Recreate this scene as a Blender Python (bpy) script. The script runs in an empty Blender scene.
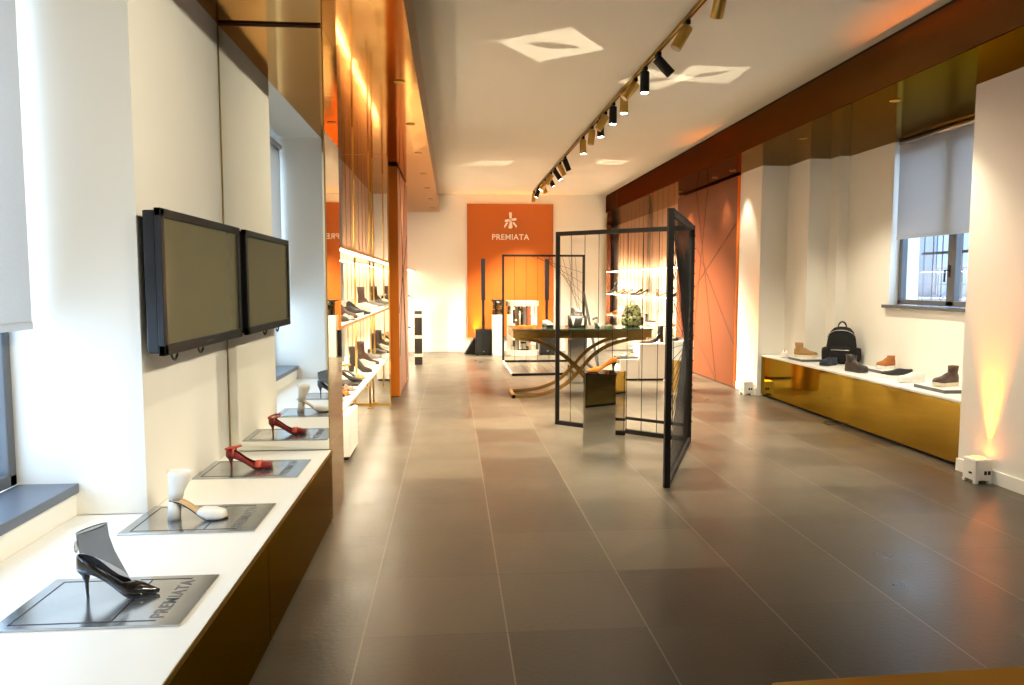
import bpy, bmesh, math, random
from mathutils import Vector, Matrix
random.seed(7)
R = math.radians
SC = bpy.context.scene
COL = SC.collection

# ------------------------------------------------------------------ camera, world, exposure
cd = bpy.data.cameras.new('camera'); cam = bpy.data.objects.new('camera', cd); COL.objects.link(cam)
cd.sensor_width = 36.0; cd.lens = 740.0 / 1024.0 * 36.0; cd.clip_start = 0.02; cd.clip_end = 200
cam.location = (0, 0, 1.55); cam.rotation_euler = (R(90 - 4.597), 0, R(-4.6206))
SC.camera = cam
w = bpy.data.worlds.new('overcast_sky'); SC.world = w; w.use_nodes = True
bg = w.node_tree.nodes['Background']; bg.inputs[0].default_value = (0.58, 0.77, 1.0, 1); bg.inputs[1].default_value = 2.4
SC.view_settings.view_transform = 'Standard'; SC.view_settings.look = 'None'
SC.view_settings.gamma = 1.0; SC.view_settings.use_curve_mapping = False
SC.view_settings.exposure = 1.42
try:
    SC.cycles.max_bounces = 10; SC.cycles.diffuse_bounces = 5; SC.cycles.glossy_bounces = 6
    SC.cycles.transparent_max_bounces = 16; SC.cycles.sample_clamp_indirect = 8.0
    SC.cycles.use_denoising = True; SC.cycles.caustics_reflective = False; SC.cycles.caustics_refractive = False
except Exception:
    pass
WARM = (1.0, 0.90, 0.67); GEL = (1.0, 0.20, 0.01)
SPOT_W = 210.0; DOWN_W = 25.0; LED_E = 11.0; GEL_W = 210.0; PATCH_W = 80.0

# ------------------------------------------------------------------ materials
def mat(name, color, rough=0.5, metal=0.0, var=0.0, scale=8.0, emit=0.0, bump=0.0, bscale=40.0, coat=0.0, ior=None, rvar=0.0, edge=.30):
    m = bpy.data.materials.new(name); m.use_nodes = True
    nt = m.node_tree; p = nt.nodes['Principled BSDF']
    c = (*color, 1)
    p.inputs['Base Color'].default_value = c
    p.inputs['Roughness'].default_value = rough; p.inputs['Metallic'].default_value = metal
    if metal > .5 and max(color) - min(color) > .05: p.inputs['Specular Tint'].default_value = tuple(v + (1 - v) * edge for v in color) + (1,)
    if coat: p.inputs['Coat Weight'].default_value = coat; p.inputs['Coat Roughness'].default_value = 0.05
    if ior: p.inputs['IOR'].default_value = ior
    tc = None
    if var or bump or rvar:
        tc = nt.nodes.new('ShaderNodeTexCoord')
    if var or rvar:
        n = nt.nodes.new('ShaderNodeTexNoise'); n.inputs['Scale'].default_value = scale; n.inputs['Detail'].default_value = 4
        nt.links.new(tc.outputs['Object'], n.inputs['Vector'])
        if var:
            mx = nt.nodes.new('ShaderNodeMix'); mx.data_type = 'RGBA'
            mx.inputs[6].default_value = tuple(max(0, v * (1 - var)) for v in color) + (1,)
            mx.inputs[7].default_value = tuple(min(1, v * (1 + var)) for v in color) + (1,)
            nt.links.new(n.outputs['Fac'], mx.inputs[0]); nt.links.new(mx.outputs[2], p.inputs['Base Color'])
        if rvar:
            mr = nt.nodes.new('ShaderNodeMapRange')
            mr.inputs[3].default_value = max(0, rough - rvar); mr.inputs[4].default_value = rough + rvar
            nt.links.new(n.outputs['Fac'], mr.inputs[0]); nt.links.new(mr.outputs[0], p.inputs['Roughness'])
    if bump:
        n2 = nt.nodes.new('ShaderNodeTexNoise'); n2.inputs['Scale'].default_value = bscale
        b = nt.nodes.new('ShaderNodeBump'); b.inputs['Strength'].default_value = bump; b.inputs['Distance'].default_value = 0.02
        nt.links.new(tc.outputs['Object'], n2.inputs['Vector'])
        nt.links.new(n2.outputs['Fac'], b.inputs['Height']); nt.links.new(b.outputs[0], p.inputs['Normal'])
    if emit:
        p.inputs['Emission Color'].default_value = c; p.inputs['Emission Strength'].default_value = emit
    return m

def glass_mat(name, tint=(0.95, 0.98, 1.0), refl=0.08):
    m = bpy.data.materials.new(name); m.use_nodes = True; nt = m.node_tree; nt.nodes.clear()
    o = nt.nodes.new('ShaderNodeOutputMaterial'); mx = nt.nodes.new('ShaderNodeMixShader')
    t = nt.nodes.new('ShaderNodeBsdfTransparent'); t.inputs[0].default_value = (*tint, 1)
    g = nt.nodes.new('ShaderNodeBsdfGlossy'); g.inputs['Roughness'].default_value = 0.02
    mx.inputs[0].default_value = refl
    nt.links.new(t.outputs[0], mx.inputs[1]); nt.links.new(g.outputs[0], mx.inputs[2]); nt.links.new(mx.outputs[0], o.inputs[0])
    return m

def cloth_mat(name, color, transl=0.4, see=0.0):
    m = bpy.data.materials.new(name); m.use_nodes = True; nt = m.node_tree; nt.nodes.clear()
    o = nt.nodes.new('ShaderNodeOutputMaterial'); mx = nt.nodes.new('ShaderNodeMixShader')
    d = nt.nodes.new('ShaderNodeBsdfDiffuse'); t = nt.nodes.new('ShaderNodeBsdfTranslucent')
    tc = nt.nodes.new('ShaderNodeTexCoord'); wv = nt.nodes.new('ShaderNodeTexNoise'); wv.inputs['Scale'].default_value = 90
    mc = nt.nodes.new('ShaderNodeMix'); mc.data_type = 'RGBA'
    mc.inputs[6].default_value = tuple(v * .93 for v in color) + (1,); mc.inputs[7].default_value = tuple(min(1, v * 1.05) for v in color) + (1,)
    nt.links.new(tc.outputs['Object'], wv.inputs['Vector']); nt.links.new(wv.outputs['Fac'], mc.inputs[0])
    nt.links.new(mc.outputs[2], d.inputs[0]); nt.links.new(mc.outputs[2], t.inputs[0])
    mx.inputs[0].default_value = transl
    nt.links.new(d.outputs[0], mx.inputs[1]); nt.links.new(t.outputs[0], mx.inputs[2])
    last = mx
    if see:
        tr = nt.nodes.new('ShaderNodeBsdfTransparent'); m2 = nt.nodes.new('ShaderNodeMixShader'); m2.inputs[0].default_value = see
        nt.links.new(mx.outputs[0], m2.inputs[1]); nt.links.new(tr.outputs[0], m2.inputs[2]); last = m2
    nt.links.new(last.outputs[0], o.inputs[0])
    return m

def floor_mat():
    m = bpy.data.materials.new('slate_tiles'); m.use_nodes = True; nt = m.node_tree; p = nt.nodes['Principled BSDF']
    N = nt.nodes.new; L = nt.links.new
    geo = N('ShaderNodeTexCoord'); sp = N('ShaderNodeSeparateXYZ'); L(geo.outputs['Object'], sp.inputs[0])
    def mth(op, a, b=None, c=None):
        n = N('ShaderNodeMath'); n.operation = op
        for i, v in enumerate((a, b, c)):
            if v is None: continue
            if isinstance(v, (int, float)): n.inputs[i].default_value = v
            else: L(v, n.inputs[i])
        return n.outputs[0]
    X = sp.outputs[0]; Y = sp.outputs[1]
    u = mth('DIVIDE', mth('ADD', X, 0.40), 0.636)
    off = mth('MULTIPLY', mth('GREATER_THAN', X, 1.508), -0.17)
    v = mth('DIVIDE', mth('ADD', mth('ADD', Y, -3.17), off), 0.657)
    ci = mth('FLOOR', u); ri = mth('FLOOR', v); fu = mth('FRACT', u); fv = mth('FRACT', v)
    cv = N('ShaderNodeCombineXYZ'); L(ci, cv.inputs[0]); L(ri, cv.inputs[1])
    wn = N('ShaderNodeTexWhiteNoise'); wn.noise_dimensions = '3D'; L(cv.outputs[0], wn.inputs['Vector'])
    n1 = N('ShaderNodeTexNoise'); n1.inputs['Scale'].default_value = 3.0; n1.inputs['Detail'].default_value = 6; L(geo.outputs['Object'], n1.inputs['Vector'])
    n2 = N('ShaderNodeTexNoise'); n2.inputs['Scale'].default_value = 38; n2.inputs['Detail'].default_value = 5; L(geo.outputs['Object'], n2.inputs['Vector'])
    fac = mth('ADD', mth('MULTIPLY', wn.outputs['Value'], 0.72), mth('MULTIPLY', n1.outputs['Fac'], 0.36))
    mx = N('ShaderNodeMix'); mx.data_type = 'RGBA'; mx.inputs[6].default_value = (0.042, 0.034, 0.025, 1); mx.inputs[7].default_value = (0.126, 0.101, 0.070, 1)
    L(fac, mx.inputs[0])
    du = mth('MINIMUM', fu, mth('SUBTRACT', 1.0, fu)); dv = mth('MINIMUM', fv, mth('SUBTRACT', 1.0, fv))
    gl = mth('LESS_THAN', du, 0.0055); gd = mth('LESS_THAN', dv, 0.0045)
    m2 = N('ShaderNodeMix'); m2.data_type = 'RGBA'; m2.inputs[7].default_value = (0.20, 0.17, 0.13, 1); L(gl, m2.inputs[0]); L(mx.outputs[2], m2.inputs[6])
    m3 = N('ShaderNodeMix'); m3.data_type = 'RGBA'; m3.inputs[7].default_value = (0.045, 0.04, 0.034, 1); L(gd, m3.inputs[0]); L(m2.outputs[2], m3.inputs[6])
    L(m3.outputs[2], p.inputs['Base Color'])
    rr = mth('ADD', mth('MULTIPLY', n1.outputs['Fac'], 0.22), mth('ADD', mth('MULTIPLY', wn.outputs['Value'], 0.08), 0.20))
    L(rr, p.inputs['Roughness'])
    b = N('ShaderNodeBump'); b.inputs['Strength'].default_value = 0.12; b.inputs['Distance'].default_value = 0.01
    hh = mth('ADD', n2.outputs['Fac'], mth('MULTIPLY', mth('MAXIMUM', gl, gd), -1.2)); L(hh, b.inputs['Height']); L(b.outputs[0], p.inputs['Normal'])
    return m

def camo_mat():
    m = bpy.data.materials.new('camouflage_cloth'); m.use_nodes = True; nt = m.node_tree; p = nt.nodes['Principled BSDF']
    tc = nt.nodes.new('ShaderNodeTexCoord'); n = nt.nodes.new('ShaderNodeTexNoise'); n.inputs['Scale'].default_value = 22; n.inputs['Detail'].default_value = 2
    cr = nt.nodes.new('ShaderNodeValToRGB'); cr.color_ramp.interpolation = 'CONSTANT'
    e = cr.color_ramp.elements; e[0].position = 0; e[0].color = (.02, .022, .01, 1); e[1].position = .43; e[1].color = (.17, .17, .05, 1)
    for q, c in ((.52, (.36, .32, .13, 1)), (.60, (.07, .075, .025, 1))):
        k = e.new(q); k.color = c
    nt.links.new(tc.outputs['Object'], n.inputs['Vector']); nt.links.new(n.outputs['Fac'], cr.inputs[0]); nt.links.new(cr.outputs[0], p.inputs['Base Color'])
    p.inputs['Roughness'].default_value = .8
    return m

M = dict(
    white=mat('white_plaster', (.86, .83, .765), .85, var=.02, scale=2),
    ceil=mat('ceiling_plaster', (.77, .72, .625), .9, var=.02, scale=1.5),
    floor=floor_mat(),
    mirror=mat('mirror_glass', (.88, .87, .82), .015, 1.0, var=.01),
    brass_mirror=mat('polished_bronze_sheet', (.74, .45, .20), .09, 1.0, edge=.26, bump=.07, bscale=2.4, var=.04, scale=1.0),
    dark_soffit=mat('polished_dark_bronze', (.36, .235, .085), .10, 1.0, edge=.18, bump=.02, bscale=2.0, var=.06, scale=1.0),
    bronze=mat('brushed_bronze_sheet', (.17, .092, .038), .34, 1.0, edge=.12, var=.12, scale=2.5, rvar=.06),
    brass_front=mat('brass_front_panel', (.42, .275, .055), .07, 1.0, var=.05, scale=1.5, rvar=.03),
    bronze_front=mat('bronze_front_panel', (.30, .215, .075), .11, 1.0, edge=.20, var=.05, scale=1.5, rvar=.03),
    brass=mat('brushed_brass', (.62, .40, .12), .28, 1.0, var=.08, scale=12),
    tablebrass=mat('dark_polished_brass', (.44, .28, .085), .18, 1.0, var=.1, scale=6),
    gold=mat('brass_profile', (.52, .37, .14), .3, 1.0, var=.05),
    bench=mat('white_lacquer_top', (.88, .86, .82), .35, var=.01),
    black=mat('black_metal', (.010, .008, .007), .5, var=.2, ior=1.3),
    blackp=mat('black_plastic', (.012, .012, .013), .4, var=.2),
    shadow=mat('black_recess', (.006, .006, .006), .7, var=.1),
    orange=mat('orange_lacquer', (.50, .125, .014), .42, var=.03, scale=2),
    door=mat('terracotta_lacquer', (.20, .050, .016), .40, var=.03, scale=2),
    door_lit=mat('lit_terracotta_lacquer', (.56, .22, .11), .3, var=.03, scale=2),  # same lacquer as the other panel, lightened to put its lit look into colour
    dooredge=mat('bright_orange_edge', (.80, .20, .01), .45, var=.03),
    groove=mat('dark_bronze_inlay', (.10, .035, .02), .4, var=.1),
    lettering=mat('white_lettering', (.90, .86, .80), .5, var=.01),
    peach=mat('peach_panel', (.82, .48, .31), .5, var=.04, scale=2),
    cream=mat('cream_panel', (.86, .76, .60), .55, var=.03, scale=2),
    frame=mat('grey_window_frame', (.10, .105, .115), .45, var=.08),
    sill=mat('blue_grey_sill', (.12, .14, .18), .35, var=.08),
    blind=cloth_mat('roller_blind_cloth', (.62, .61, .60), .48),
    alu=mat('brushed_aluminium', (.55, .54, .52), .35, 1.0, var=.05),
    glass=glass_mat('window_glass'),
    shelfglass=glass_mat('shelf_glass', (.93, .97, .94), .12),
    screen=mat('television_screen', (.16, .142, .078), .14, ior=1.9, var=.03),
    led=mat('led_strip_light', (1.0, .86, .64), .5, emit=LED_E),
    led2=mat('bright_led_strip_light', (1.0, .86, .64), .5, emit=LED_E * 1.05),
    lens=mat('lit_lamp_lens', (1.0, .92, .78), .5, emit=30.0),
    downlens=mat('lit_downlight_lens', (1.0, .84, .58), .5, emit=9.0),
    dim=mat('grey_lamp_lens', (.55, .5, .42), .2, var=.05),
    lampgold=mat('matt_gold_lamp', (.50, .31, .08), .38, .8, var=.06),
    plate=mat('smoked_mirror_plate', (.50, .52, .545), .17, .9, var=.4, scale=5, rvar=.06),
    plateline=mat('dark_plate_line', (.03, .032, .036), .3, .5, var=.1),
    platelet=mat('etched_letters', (.13, .132, .135), .4, var=.1),
    plinthw=mat('white_plinth_paint', (.86, .82, .74), .5, var=.02),
    uplight=mat('white_uplight_case', (.85, .82, .76), .4, var=.02),
    gel=mat('amber_lamp_lens', GEL, .5, emit=12.0),
    greenglass=mat('green_glass_edge', (.045, .065, .042), .08, var=.1, ior=1.5),
    camo=camo_mat(),
    sheer=cloth_mat('sheer_black_mesh', (.055, .062, .08), .35, .40),
    facade=mat('pale_facade', (.25, .30, .36), .9, var=.06, scale=.6),
    patent=mat('black_patent_leather', (.008, .008, .010), .10, coat=1.0, var=.2),
    navy=mat('dark_blue_sole', (.02, .035, .07), .25, var=.1),
    whitel=mat('white_leather', (.82, .79, .74), .45, var=.03, scale=30),
    nude=mat('tan_insole', (.62, .42, .22), .6, var=.05),
    red=mat('dark_red_satin', (.22, .012, .012), .35, var=.08, scale=30),
    coral=mat('coral_ribbon', (.62, .10, .06), .5, var=.08, scale=30),
    zipm=mat('steel_zip', (.45, .44, .42), .3, 1.0, var=.05),
)
def leather(name, c, rough=.45): 
    if name not in M: M[name] = mat(name, c, rough, var=.18, scale=25, bump=.03, bscale=120)
    return M[name]
leather('tan_suede', (.42, .24, .09), .8); leather('brown_leather', (.075, .034, .020)); leather('dark_leather', (.030, .021, .016))
leather('grey_leather', (.22, .20, .17)); leather('silver_leather', (.55, .53, .48), .25); leather('orange_leather', (.68, .20, .012), .35)
leather('rust_suede', (.38, .13, .03), .8); leather('beige_leather', (.55, .42, .28)); leather('black_leather', (.012, .011, .011), .35)
leather('cream_rubber', (.75, .66, .50), .7); leather('white_rubber', (.82, .79, .74), .6); leather('blue_fabric', (.011, .02, .05), .4)
leather('gold_leather', (.52, .36, .12), .3); leather('pink_leather', (.62, .28, .20), .4); leather('olive_leather', (.10, .12, .05), .6)
leather('black_cloth', (.006, .006, .006), .9)

# ------------------------------------------------------------------ helpers
def obj(name, bm, m, parent=None, bevel=0, solid=0, smooth=False, label=None, kind=None, seg=2):
    bmesh.ops.recalc_face_normals(bm, faces=bm.faces[:])
    me = bpy.data.meshes.new(name); bm.to_mesh(me); bm.free()
    for mm in (m if isinstance(m, (list, tuple)) else [m]): me.materials.append(mm)
    if smooth:
        for p in me.polygons: p.use_smooth = True
    o = bpy.data.objects.new(name, me); COL.objects.link(o)
    if parent is not None: o.parent = parent
    if solid:
        s = o.modifiers.new('thickness', 'SOLIDIFY'); s.thickness = solid; s.offset = 0
    if bevel:
        b = o.modifiers.new('bevel', 'BEVEL'); b.width = bevel; b.segments = seg; b.limit_method = 'ANGLE'
    if label: o['label'] = label
    if kind: o['kind'] = kind
    return o
def thing(name, label, cat, loc=(0, 0, 0), rz=0, group=None):
    o = bpy.data.objects.new(name, None); COL.objects.link(o); o.empty_display_size = .1
    o.location = loc; o.rotation_euler = (0, 0, rz); o['label'] = label; o['category'] = cat
    if group: o['group'] = group
    return o
def tag(o, label, cat, group=None, kind=None):
    o['label'] = label; o['category'] = cat
    if group: o['group'] = group
    if kind: o['kind'] = kind
    return o
def BM(): return bmesh.new()
def box(bm, x0, x1, y0, y1, z0, z1, mi=0):
    v = [bm.verts.new(p) for p in ((x0, y0, z0), (x1, y0, z0), (x1, y1, z0), (x0, y1, z0), (x0, y0, z1), (x1, y0, z1), (x1, y1, z1), (x0, y1, z1))]
    for f in ((0, 3, 2, 1), (4, 5, 6, 7), (0, 1, 5, 4), (1, 2, 6, 5), (2, 3, 7, 6), (3, 0, 4, 7)):
        bm.faces.new([v[i] for i in f]).material_index = mi
    return bm
def bx(*a): return box(BM(), *a)
def loft(bm, rings, cap=True, mi=0, closed=True):
    rv = [[bm.verts.new(p) for p in r] for r in rings]; n = len(rv[0])
    for a, b in zip(rv, rv[1:]):
        for i in range(n if closed else n - 1):
            j = (i + 1) % n
            bm.faces.new((a[i], a[j], b[j], b[i])).material_index = mi
    if cap:
        bm.faces.new(rv[0]).material_index = mi; bm.faces.new(rv[-1]).material_index = mi
    return bm
def tube(bm, pts, r, n=8, mi=0, flat=None):
    pts = [Vector(p) for p in pts]; rings = []
    rs = r if isinstance(r, (list, tuple)) else [r] * len(pts)
    for i, p in enumerate(pts):
        t = (pts[min(i + 1, len(pts) - 1)] - pts[max(i - 1, 0)]).normalized()
        up = Vector((0, 0, 1)) if abs(t.z) < .95 else Vector((0, 1, 0))
        a = t.cross(up).normalized(); b = a.cross(t).normalized()
        if flat: rings.append([p + a * sx * flat[0] + b * sz * flat[1] for sx, sz in ((-1, -1), (1, -1), (1, 1), (-1, 1))])
        else: rings.append([p + (a * math.cos(k * 2 * math.pi / n) + b * math.sin(k * 2 * math.pi / n)) * rs[i] for k in range(n)])
    return loft(bm, rings, mi=mi)
def cyl(bm, c, r, h, n=24, mi=0, axis=(0, 0, 1)):
    c = Vector(c); return tube(bm, [c, c + Vector(axis).normalized() * h], r, n, mi)
def lathe(bm, prof, n=32, mi=0, c=(0, 0)):
    rings = [[(c[0] + r * math.cos(2 * math.pi * k / n), c[1] + r * math.sin(2 * math.pi * k / n), z) for k in range(n)] for r, z in prof]
    return loft(bm, rings, mi=mi)
def prism(bm, poly, ext, mi=0):
    e = Vector(ext); a = [Vector(p) for p in poly]
    return loft(bm, [a, [p + e for p in a]], mi=mi)
def wall(name, bm, m, kind='structure', **k):
    o = obj(name, bm, m, **k); o['kind'] = kind; return o
def light(name, typ, loc, direction, energy, color, parent=None, **k):
    l = bpy.data.lights.new(name, typ); l.energy = energy; l.color = color
    for a, v in k.items(): setattr(l, a, v)
    o = bpy.data.objects.new(name, l); COL.objects.link(o); o.location = loc
    o.rotation_euler = Vector(direction).to_track_quat('-Z', 'Y').to_euler()
    if parent is not None: o.parent = parent
    return o
def text_bm(s, size, extrude=.004, spacing=1.0):
    c = bpy.data.curves.new('lettering', 'FONT'); c.body = s; c.size = size; c.extrude = extrude; c.align_x = 'CENTER'; c.offset = size * .012; c.space_character = spacing
    o = bpy.data.objects.new('lettering', c); COL.objects.link(o)
    me = bpy.data.meshes.new_from_object(o.evaluated_get(bpy.context.evaluated_depsgraph_get()))
    bm = BM(); bm.from_mesh(me); bpy.data.objects.remove(o); bpy.data.meshes.remove(me); bpy.data.curves.remove(c)
    return bm
def tab(t, x):
    if x <= t[0][0]: return t[0][1]
    for (a, va), (b, vb) in zip(t, t[1:]):
        if x <= b:
            k = (x - a) / (b - a); return va + (vb - va) * k
    return t[-1][1]

# ------------------------------------------------------------------ room shell
ZC, ZS, YF, XL, XR, YB = 3.53, 3.13, 16.8, -1.42, 4.18, -2.5
wall('floor', bx(-2.4, 5.4, YB - .1, YF + .2, -.1, 0), M['floor'])
wall('ceiling', bx(-2.4, 5.4, YB - .1, YF + .2, ZC, ZC + .1), M['ceil'])
wall('wall_far', bx(-2.4, 5.4, YF, YF + .15, 0, ZC), M['white'])
wall('wall_back', bx(-2.4, 5.4, YB - .15, YB, 0, ZC), M['white'])
# left wall: window recess Y 1.15..3.5, pier 3.5..4.8, then niches
for nm, a in (('wall_left_pier', (-2.15, XL, 3.5, 4.775, .481, ZS)), ('wall_left_near', (-2.15, XL, YB, 1.15, .481, ZS)), ('wall_left_parapet', (-2.15, -1.735, 1.15, 3.5, .48, .587)), ('wall_left_foot', (-2.15, -1.74, YB, 4.775, 0, .48)),
              ('wall_left', (-2.15, -1.425, 4.775, YF, 0, ZS)), ('wall_left_lintel', (-2.15, -1.99, 1.15, 3.5, 2.95, ZS))):
    wall(nm, bx(*a), M['white'])
for nm, a in (('wall_right', (XR, 5.3, YB, 5.73, 0, ZS)), ('wall_right_column', (XR, 5.3, 9.82, 10.57, 0, ZS)), ('wall_right_step', (4.55, 5.3, 9.22, 9.82, 0, ZS)),
              ('wall_right_corner', (4.82, 5.3, 9.0, 9.22, 0, ZS)), ('wall_right_parapet', (4.96, 5.3, 5.73, 9.0, 0, 1.27)), ('wall_right_jamb', (4.96, 5.3, 8.07, 9.0, 1.27, ZS)),
              ('wall_right_reveal', (4.96, 5.3, 5.73, 6.3, 1.27, ZS)), ('wall_right_lintel', (5.06, 5.3, 6.3, 8.07, 3.0, ZS)), ('wall_right_far', (4.53, 5.3, 10.57, YF, 0, ZS))):
    wall(nm, bx(*a), M['white'])
wall('baseboard_right', bx(XR - .018, XR, YB, 5.735, 0, .105), M['white'], bevel=.004)
wall('baseboard_right_column', bx(XR - .018, XR, 9.82, 10.55, 0, .105), M['white'], bevel=.004)
wall('ceiling_recess', bx(-2.15, XL, YB, YF, ZS, ZC), M['white'])
# bulkheads with polished soffits
wall('trim_1', box(bx(XL, -.262, YB, YF, ZS, ZS + .012), XL, -.262, YB, YF, ZS + .012, ZC), M['brass_mirror'])
b = bx(3.50, 5.3, YB, YF, ZS, ZC - .03)
wall('trim_2', b, M['bronze'])
wall('trim_3', bx(3.515, 5.3, YB, YF, ZC - .03, ZC), M['shadow'])  # black strip paints in the shade of the gap below the ceiling
b = BM()
for y in (2.9, 15.65): box(b, 3.494, 3.5, y, y + .012, ZS, ZC - .03)
wall('trim_4', b, M['groove'])
wall('trim_5', bx(3.51, 5.2, YB, YF, ZS - .004, ZS), M['dark_soffit'])

# ------------------------------------------------------------------ windows and blinds
def window(name, axis_x, y0, y1, z0, z1, mull, facing, handle_y):
    s = facing
    b = BM(); x0, x1 = sorted((axis_x, axis_x - s * .07)); fw = .055
    for a in ((y0, y1, z0, z0 + fw), (y0, y1, z1 - fw, z1), (y0, y0 + fw, z0, z1), (y1 - fw, y1, z0, z1)): box(b, x0, x1, *a)
    for y in mull: box(b, x0 + .008 * 0, x1, y - .06, y + .06, z0, z1)
    f = obj(name, b, M['frame'], bevel=.006); f['kind'] = 'structure'
    xm = axis_x - s * .035
    ys = [y0 + fw] + [q for y in mull for q in (y - .06, y + .06)] + [y1 - fw]
    for a, c in zip(ys[::2], ys[1::2]): obj('pane', bx(xm - .004, xm + .004, a, c, z0 + fw, z1 - fw), M['glass'], f)
    for y in handle_y:
        h = BM(); xa = axis_x
        box(h, min(xa, xa + s * .012), max(xa, xa + s * .012), y - .016, y + .016, z0 + .30, z0 + .42)
        tube(h, [(xa + s * .01, y, z0 + .37), (xa + s * .05, y, z0 + .37), (xa + s * .052, y, z0 + .25)], .011, 8)
        obj('handle', h, M['blackp'], f)
    return f
w1 = window('window_1', -1.99, 1.15, 3.5, .63, 2.95, (2.35,), 1, (2.35,))
obj('sill', bx(-1.99, -1.72, 1.15, 3.5, .587, .63), M['sill'], w1, bevel=.004)
w2 = window('window_2', 5.06, 6.3, 8.07, 1.31, 3.0, (7.18,), -1, (7.2,))
obj('sill', bx(4.90, 5.06, 6.2, 8.12, 1.27, 1.305), M['frame'], w2, bevel=.004)

def blind(label, x, y0, y1, z0, z1, rr=.032):
    t = thing('roller_blind', label, 'blind', (x, (y0 + y1) / 2, z0))
    h = (y1 - y0) / 2; zz = z1 - z0
    obj('cloth', bx(-.0015, .0015, -h, h, .03, zz), M['blind'], t)
    obj('bottom_bar', bx(-.007, .007, -h, h, 0, .035), M['blind'], t, bevel=.003)
    obj('roller', cyl(BM(), (.0, -h, zz), rr, 2 * h, 16, axis=(0, 1, 0)), M['alu'], t, smooth=True)
    return t
blind('grey roller blind, half lowered over the large window at the left edge', -1.86, 1.2, 3.44, 1.345, 3.02)
blind('grey roller blind, half lowered over the window above the brass bench', 5.0, 6.33, 8.03, 2.035, 3.10, .02)
# outside the right window
t = thing('window_grille', 'iron bar grille outside the window above the brass bench', 'grille', (5.42, 7.2, 1.25))
for i in range(13):
    obj('bar', cyl(BM(), (0, -.96 + i * .16, 0), .008, 1.85, 8), M['frame'], t)
for z in (.05, .62, 1.8): obj('rail', bx(-.008, .008, -1.0, 1.0, z, z + .03), M['black'], t)
t = thing('building', 'pale building with a balcony across the street outside the right window', 'building', (15, 19, 0))
obj('facade', bx(-.3, 3, -9, 9, -3, 5), M['facade'], t)
obj('balcony_slab', bx(-1.3, -.3, -7, 7, 1.0, 1.15), M['frame'], t)
b = BM()
for i in range(15): box(b, -1.275, -1.255, -7 + i, -6.98 + i, 1.15, 1.95)
for z in (1.5, 1.95): box(b, -1.28, -1.25, -7, 7, z, z + .03)
for k in range(5): obj('window', bx(-.34, -.3, -6.2 + k * 2.9, -4.9 + k * 2.9, 1.2, 3.0), M['sill'], t)
obj('railing', b, M['frame'], t)

# ------------------------------------------------------------------ left bench, mirror pillar
t = thing('display_bench', 'long white topped display bench with bronze front along the left wall', 'bench', (-.78, 1.2, 0))
obj('bench_top', box(bx(-.64, 0, -2.2, 3.565, .462, .48), -.955, -.64, -2.2, 2.297, .462, .48), M['bench'], t, bevel=.002)
obj('edge_trim', bx(0, .005, -2.2, 3.565, .462, .4798), M['gold'], t, label='thin gold edge strip')
b = BM()
for y0, y1 in ((-2.2, .4), (.405, 1.9), (1.905, 3.565)): box(b, -.02, .003, y0, y1, .035, .46)
obj('front_panel', b, M['bronze_front'], t)
obj('toe_kick', bx(-.6, -.03, -2.2, 3.565, 0, .46), M['shadow'], t)

t = thing('mirror_pillar', 'mirror clad pillar closing the far end of the white bench', 'pillar', (-1.08, 5.05, 0))
b = bx(-.335, .283, -.26, .30, 0, ZS); obj('core', b, M['white'], t)
obj('front_mirror', bx(-.335, .283, -.272, -.26, .02, ZS - .002), M['mirror'], t, label='mirror panel facing the bench')
obj('side_mirror', bx(.283, .292, -.272, .30, 0, ZS - .002), M['mirror'], t, label='mirror panel facing the aisle')
obj('corner_trim', box(bx(.286, .294, -.278, -.270, 0, ZS), -.336, -.330, -.278, -.27, .482, ZS), M['gold'], t)
obj('top_trim', bx(-.335, .283, -.276, -.27, ZS - .016, ZS - .002), M['groove'], t)

# ------------------------------------------------------------------ television
t = thing('television', 'black framed television mounted on the left wall beside the mirror', 'television', (-1.30, 4.09, 1.553))
b = BM(); hw, hh = .625, .335
for a in ((-hw, hw, hh - .04, hh), (-hw, hw, -hh, -hh + .05), (-hw, -hw + .042, -hh, hh), (hw - .042, hw, -hh, hh)): box(b, -.03, 0, *a)
obj('bezel', b, M['blackp'], t, bevel=.004)
obj('screen', bx(-.03, -.012, -hw + .04, hw - .04, -hh + .048, hh - .038), M['screen'], t)
obj('back_casing', bx(-.085, -.028, -hw + .01, hw - .01, -hh + .01, hh - .01), M['blackp'], t, bevel=.008)
obj('wall_bracket', bx(-.1195, -.085, -.25, .25, -.15, .15), M['black'], t)
for y in (-.38, .0):
    pts = [(-.05 + .0 * k, y + .075 * math.cos(R(180 + k * 18)) * .6, -hh + .01 + .05 * math.sin(R(180 + k * 18))) for k in range(11)]
    obj('cable_loop', tube(BM(), pts, .006, 6), M['blackp'], t, smooth=True)
obj('control_mark', bx(0, .0012, -.05, .05, -hh + .02, -hh + .03), M['frame'], t)

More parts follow.
